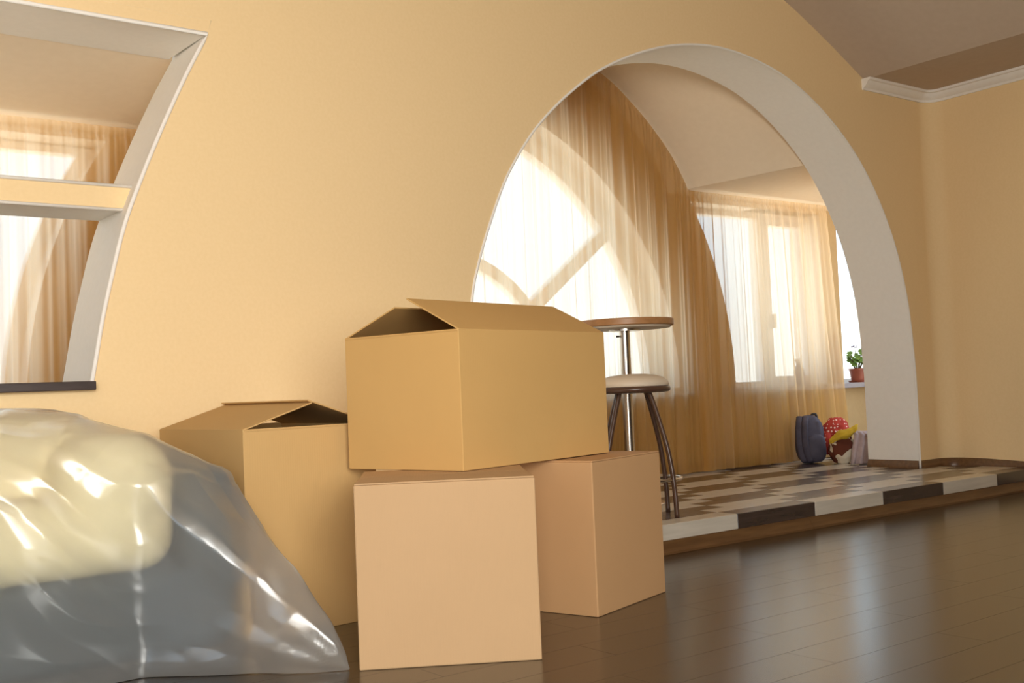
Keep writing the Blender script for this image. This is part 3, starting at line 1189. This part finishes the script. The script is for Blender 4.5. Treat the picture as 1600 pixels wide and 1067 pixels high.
HULLS = [hull_planes(HP1), hull_planes(HP2)]
FOLDS = [(.9, .2, .5, 3.1, .030, 1.3), (.3, .3, -1, 2.6, .028, 7.7), (-.8, .3, .6, 4.3, .020, 13.1), (.5, .1, 1, 5.7, .014, 21.4), (.2, .9, .8, 2.2, .022, 33.2)]
DENTS = [(1.46, 3.68, .50, .20, .9, .25, 7, .028), (1.40, 3.68, .34, .18, .8, -.6, 6.5, .024), (.98, 3.64, .12, .24, .7, .7, 6, .024), (1.05, 3.8, .72, .25, .5, -.8, 5, .022), (.85, 3.7, .5, .3, .25, .95, 5, .022)]
NA, NE = 620, 170
verts, faces = [], []
az = []
for i in range(NA):        # denser on the side that faces the room
    t = i / NA * 2 * PI
    az.append(t - .45 * math.sin(t + 1.15))
el = [((j / (NE - 1)) ** 1.0) * PI / 2 for j in range(NE)]
for j, th_ in enumerate(el):
    ce, se = math.cos(th_), math.sin(th_)
    dirs = np.array([(math.cos(a) * ce, math.sin(a) * ce, se) for a in az])
    rr, nn = None, None
    for PL_n, PL_d in HULLS:
        den = dirs @ PL_n.T
        tt = np.where(den > 1e-6, PL_d[None, :] / np.maximum(den, 1e-6), 1e9)
        r_, n_k = tt.min(axis=1), PL_n[np.argmin(tt, axis=1)]
        if rr is None:
            rr, nn = r_, n_k
        else:
            hb = np.clip(.5 + .5 * (r_ - rr) / .03, 0, 1)
            nn = nn * (1 - hb)[:, None] + n_k * hb[:, None]
            rr = rr * (1 - hb) + r_ * hb
    wgt = np.clip((1.42 - (C0.x + dirs[:, 0] * rr)) / .12, 0, 1)         # keep the pulled corner sharp
    for it in range(110):
        sm = (np.roll(rr, 1) + 2 * rr + np.roll(rr, -1)) / 4
        rr = rr + (sm - rr) * wgt
        nn = (np.roll(nn, 1, axis=0) + 2 * nn + np.roll(nn, -1, axis=0)) / 4
    for i in range(NA):
        p = Vector(dirs[i] * rr[i]) + C0
        n_ = Vector(nn[i]).normalized()
        q = p * 1.0
        # crumple: straight sharp folds in a few directions, each only in its own patches, and pulls to the floor corner
        d_ = p - Vector((1.735, 3.205, 0))
        w1_ = noise.noise(Vector((p.x * 2.2 + 3, p.y * 2.2, p.z * 2.6)))
        off_ = .006 * w1_
        for (fx, fy, fz, fr_q, am, sd) in FOLDS:
            mk = noise.noise(Vector((p.x * 1.9 + sd, p.y * 1.9 - sd, p.z * 2.3 + sd * .7)))
            mk = max(0.0, mk * 1.9 - .05)
            if mk > 0:
                ph_ = (p.x * fx + p.y * fy + p.z * fz) * fr_q + .9 * w1_
                tri = abs((ph_ % 1.0) - .5) * 2
                off_ += am * mk * (1 - tri) ** 1.5
        for (gx, gy, gz, rad, fx, fz, fr_q, am) in DENTS:
            g_ = ((p.x - gx) ** 2 + (p.y - gy) ** 2 + (p.z - gz) ** 2) / (rad * rad)
            if g_ < 1:
                ph_ = ((p.x - gx) * fx + (p.z - gz) * fz) * fr_q + .25 + .3 * w1_
                off_ += am * (1 - g_) * (abs((ph_ % 1.0) - .5) * 2 - .5)
        near_tip = max(0, 1 - d_.length / 1.0)
        ang = math.atan2(d_.z, math.hypot(d_.x, d_.y))
        off_ += .010 * near_tip * abs((((ang * 3.1 + .3 * w1_) % 1.0) - .5) * 2)
        hem = max(0, 1 - p.z / .10)
        off_ += .012 * hem * noise.noise(Vector((p.x * 7, p.y * 7, 2)))
        q = p + n_ * (off_ * min(1, .6 + p.z * 8))
        if q.z < .002:
            q.z = .002
        verts.append(q[:])
for j in range(NE - 1):
    for i in range(NA):
        a, b_ = j * NA + i, j * NA + (i + 1) % NA
        faces.append((a, b_, b_ + NA, a + NA))
me = bpy.data.meshes.new('plastic_sheet')
me.from_pydata(verts, [], faces)
bm = bmesh.new()
bm.from_mesh(me)
bmesh.ops.remove_doubles(bm, verts=bm.verts, dist=1e-4)
for it in range(1):
    bmesh.ops.smooth_vert(bm, verts=bm.verts, factor=.5, use_axis_x=True, use_axis_y=True, use_axis_z=True)
bm.to_mesh(me)
bm.free()
ps = link('plastic_sheet', me, M_FILM, None, True)
tag(ps, 'clear crumpled plastic dust sheet draped over the sofa, its corner pulled to the floor', 'plastic sheet')


# ================================================================ THINGS IN THE CORNER OF THE ALCOVE
def blob(name, pts_fn, mat, parent=None, sub=4, amp=.02, freq=9, seed=0):
    bm = bmesh.new()
    bmesh.ops.create_icosphere(bm, subdivisions=sub, radius=1)
    for v in bm.verts:
        c = v.co.copy()
        p = Vector(pts_fn(c))
        n1 = noise.noise(c * 2.2 + Vector((seed, 0, 0)))
        rid = 1 - 2 * abs(noise.noise(Vector((c.x * freq * .35 + seed, c.y * freq * .35, c.z * freq * .2))))
        v.co = p + c * amp * (n1 + .8 * rid)
    return from_bm(name, bm, mat, parent, True)


def sgn(v, e_):
    return math.copysign(abs(v) ** e_, v)


pk = empty('backpack', cam_frame(2.53, 9.42, ZP), RZ)
tag(pk, 'slate blue backpack leaning at the foot of the curtain', 'backpack')
blob('pack_body', lambda c: (sgn(c.x, .6) * .115 * (1 - .16 * max(c.z, 0)), sgn(c.y, .6) * .085, .205 + sgn(c.z, .62) * .200), M_PACK, pk, 4, .010, 8, 3)
blob('front_pocket', lambda c: (.03 + sgn(c.x, .6) * .082, -.085 + sgn(c.y, .7) * .035, .13 + sgn(c.z, .6) * .115), M_PACK, pk, 3, .006, 8, 5)
for sx, y_ in ((-.055, -.10), (-.10, -.075)):
    bm = bmesh.new()
    tube(bm, catmull([(sx + .02, y_ + .06, .40), (sx - .005, y_, .33), (sx - .012, y_ - .012, .2), (sx + .004, y_ - .005, .09), (sx + .03, y_, .02)], 6), .027, 10, .011)
    from_bm('shoulder_strap', bm, M_PACK, pk, True)
bm = bmesh.new()
tube(bm, catmull([(.02, 0, .385), (.03, -.01, .415), (.06, -.01, .416), (.075, 0, .38)], 6), .011, 8)
from_bm('carry_handle', bm, M_PACKD, pk, True)

bg_ = empty('print_bag', cam_frame(2.755, 9.24, ZP), RZ)
tag(bg_, 'brown and white printed cloth bag between the backpack and the grey cloth', 'bag')
blob('bag_body', lambda c: (sgn(c.x, .75) * .098, sgn(c.y, .8) * .08, .112 + sgn(c.z, .75) * .108), M_COW, bg_, 4, .014, 8, 8)
bm = bmesh.new()
tube(bm, catmull([(-.06, -.05, .19), (-.02, -.075, .235), (.04, -.07, .235), (.075, -.05, .19)], 6), .009, 8)
from_bm('bag_handle', bm, M_COW, bg_, True)

pc = empty('polka_dot_cloth', cam_frame(2.762, 9.42, ZP), RZ)
tag(pc, 'crumpled red cloth with white polka dots on top of the bag pile', 'cloth')
blob('cloth_body', lambda c: (sgn(c.x, .85) * .108, .02 + c.y * .07, .265 + c.z * .105 + .02 * c.x), M_POLKA, pc, 4, .018, 10, 12)
blob('cloth_tail', lambda c: (-.085 + c.x * .04, -.02 + c.y * .05, .17 + c.z * .10), M_POLKA, pc, 3, .012, 10, 14)

yc_ = blob('yellow_cloth', lambda c: (c.x * .118, c.y * .036, c.z * .032 + .060 * c.x - .012 * math.sin(c.x * 4)), M_YELLOW, None, 4, .012, 14, 21)
yc_.location = cam_frame(2.745, 9.14, ZP + .252)
yc_.rotation_euler = (0, 0, RZ)
tag(yc_, 'twisted mustard yellow cloth lying across the polka dot cloth', 'cloth')

bs = empty('white_basin', cam_frame(2.985, 9.25, ZP), RZ)
tag(bs, 'white plastic laundry basin partly behind the arch jamb', 'basin')
bm = bmesh.new()
lathe(bm, [(0, 0), (.075, .0), (.082, .008), (.105, .21), (.100, .21), (.078, .012), (0, .008)], 36, capb=False, capt=False)
bmesh.ops.remove_doubles(bm, verts=bm.verts, dist=1e-5)
smooth_angle(from_bm('basin_body', bm, M_BASIN, bs), .7)
bm = bmesh.new()
tube(bm, [(.108 * math.cos(2 * PI * k / 36), .108 * math.sin(2 * PI * k / 36), .208) for k in range(37)], .011, 8, cap=False)
from_bm('basin_rim', bm, M_BASIN, bs, True)

# grey cloth hanging over the basin
bm = bmesh.new()
NX, NZ = 36, 40
gv = []
for j in range(NZ + 1):
    t = j / NZ
    for i in range(NX + 1):
        s_ = i / NX - .5
        if t < .35:
            q = t / .35
            x, y_, z = -.02 + s_ * (.14 + .03 * q), .09 - q * .17, .243 + .02 * math.sin(q * PI)
        else:
            q = (t - .35) / .65
            x, y_, z = -.035 * q - .02 + s_ * (.17 + .05 * q), -.085 - .055 * q, .243 - .238 * q
        fold = math.sin(s_ * 22 + 2 * t) * .010 * (.3 + t) + .01 * noise.noise(Vector((s_ * 8, t * 5, 3)))
        gv.append(bm.verts.new((x, y_ - .012 + fold, z + .006 * noise.noise(Vector((s_ * 9, t * 9, 9))))))
for j in range(NZ):
    for i in range(NX):
        a = j * (NX + 1) + i
        bm.faces.new((gv[a], gv[a + 1], gv[a + NX + 2], gv[a + NX + 1]))
gc = from_bm('grey_cloth', bm, M_GREY, None, True)
gc.location = cam_frame(2.925, 9.20, ZP)
gc.rotation_euler = (0, 0, RZ)
s_ = gc.modifiers.new('thick', 'SOLIDIFY')
s_.thickness = .006
tag(gc, 'mauve grey cloth hanging over the front of the white basin', 'cloth')

# plant on the window sill
zs = .822
pp = Vector((8.91, 6.245, zs))
pt = empty('potted_geranium', pp, RZ)
tag(pt, 'potted geranium with round green leaves on the grey window sill', 'potted plant')
bm = bmesh.new()
lathe(bm, [(0, .016), (.060, .016), (.076, .115), (.082, .115), (.082, .132), (.074, .132), (.070, .112), (0, .110)], 32, capb=False, capt=False)
bmesh.ops.remove_doubles(bm, verts=bm.verts, dist=1e-5)
smooth_angle(from_bm('pot', bm, M_POT, pt), .6)
bm = bmesh.new()
lathe(bm, [(0, 0), (.080, 0), (.092, .018), (.087, .018), (.076, .006), (0, .006)], 32, capb=False, capt=False)
bmesh.ops.remove_doubles(bm, verts=bm.verts, dist=1e-5)
smooth_angle(from_bm('saucer', bm, M_POT, pt), .6)
bm = bmesh.new()
lathe(bm, [(0, .118), (.04, .12), (.071, .114)], 24, capb=False, capt=False)
from_bm('soil', bm, M_SOIL, pt, True)
bm = bmesh.new()
n_ = 18
c_ = bm.verts.new((0, 0, -.006))
ring = []
for k in range(n_ * 2):
    a = 2 * PI * k / (n_ * 2)
    r_ = .036 * (1 + .07 * math.cos(a * 9)) * (.45 + .55 * min(1, abs(a - PI) < 2.9 and 1 or .25))
    ring.append(bm.verts.new((r_ * math.cos(a + PI), r_ * math.sin(a + PI), .006 + .004 * math.cos(a * 9))))
for k in range(n_ * 2):
    bm.faces.new((c_, ring[k], ring[(k + 1) % (n_ * 2)]))
lm = bpy.data.meshes.new('leaf')
bm.to_mesh(lm)
bm.free()
lm.materials.append(M_LEAF)
rnd = random.Random(4)
leafs = [(-.075, -.03, .275), (-.055, .03, .245), (.035, -.03, .285), (.07, .02, .30), (.01, -.05, .215), (-.03, -.06, .205), (.055, -.05, .205), (.085, -.02, .225),
         (-.07, .02, .215), (.02, .05, .245), (-.05, -.05, .17), (.06, .04, .18), (.0, .07, .2), (.095, .03, .26), (-.02, -.07, .235)]
sb = bmesh.new()
for lx, ly, lz in leafs:
    o = link('leaf', lm, None, pt)
    o.location = (lx, ly, lz)
    o.rotation_euler = (rnd.uniform(.5, 1.1), rnd.uniform(-.4, .4), rnd.uniform(-.7, .7))
    k = rnd.uniform(.8, 1.15)
    o.scale = (k, k, k)
    tube(sb, catmull([(lx * .25, ly * .25, .11), (lx * .5, ly * .5, .11 + (lz - .11) * .5), (lx, ly, lz - .004)], 4), .0035, 6)
tube(sb, [(.0, 0, .11), (-.012, -.01, .22), (-.015, -.01, .335)], .003, 6)
from_bm('stems', sb, M_STEM, pt, True)
bm = bmesh.new()
for k in range(12):
    a = rnd.uniform(0, 6.28)
    q = rnd.uniform(.2, 1)
    m_ = Matrix.Translation((-.015 + .036 * q * math.cos(a), -.01 + .02 * q * math.sin(a), .342 + rnd.uniform(-.008, .008))) @ Matrix.Diagonal((1, .8, .55, 1))
    bmesh.ops.create_icosphere(bm, subdivisions=1, radius=.009, matrix=m_)
from_bm('flower_head', bm, M_FLOWER, pt, True)

vz = empty('tall_vase', (8.50, 6.19, zs))
tag(vz, 'tan vase standing on the sill behind the edge of the sheer curtain', 'vase')
bm = bmesh.new()
lathe(bm, [(0, 0), (.036, 0), (.046, .06), (.054, .16), (.046, .27), (.032, .36), (.034, .41), (.050, .45), (.046, .45), (.030, .41), (.027, .36), (0, .35)], 32, capb=False, capt=False)
bmesh.ops.remove_doubles(bm, verts=bm.verts, dist=1e-5)
smooth_angle(from_bm('vase_body', bm, M_VASE, vz), .7)
for sx in (-1, 1):
    bm = bmesh.new()
    tube(bm, catmull([(sx * .031, 0, .38), (sx * .062, 0, .37), (sx * .07, 0, .30), (sx * .046, 0, .25)], 6), .007, 8)
    from_bm('vase_handle', bm, M_VASE, vz, True)

bt = empty('spray_bottle', (8.13, 6.32, zs))
tag(bt, 'blue grey bottle standing on the sill behind the sheer curtain', 'bottle')
bm = bmesh.new()
lathe(bm, [(0, 0), (.045, 0), (.05, .01), (.05, .13), (.03, .17), (.017, .185), (.017, .20), (0, .20)], 24, capb=False, capt=False)
bmesh.ops.remove_doubles(bm, verts=bm.verts, dist=1e-5)
smooth_angle(from_bm('bottle_body', bm, M_BOTTLE, bt), .7)
bm = bmesh.new()
bm_box(bm, -.03, .02, -.012, .012, .20, .24, .004)
tube(bm, [(-.03, 0, .225), (-.055, 0, .225)], .006, 8)
from_bm('spray_head', bm, M_PVC, bt)
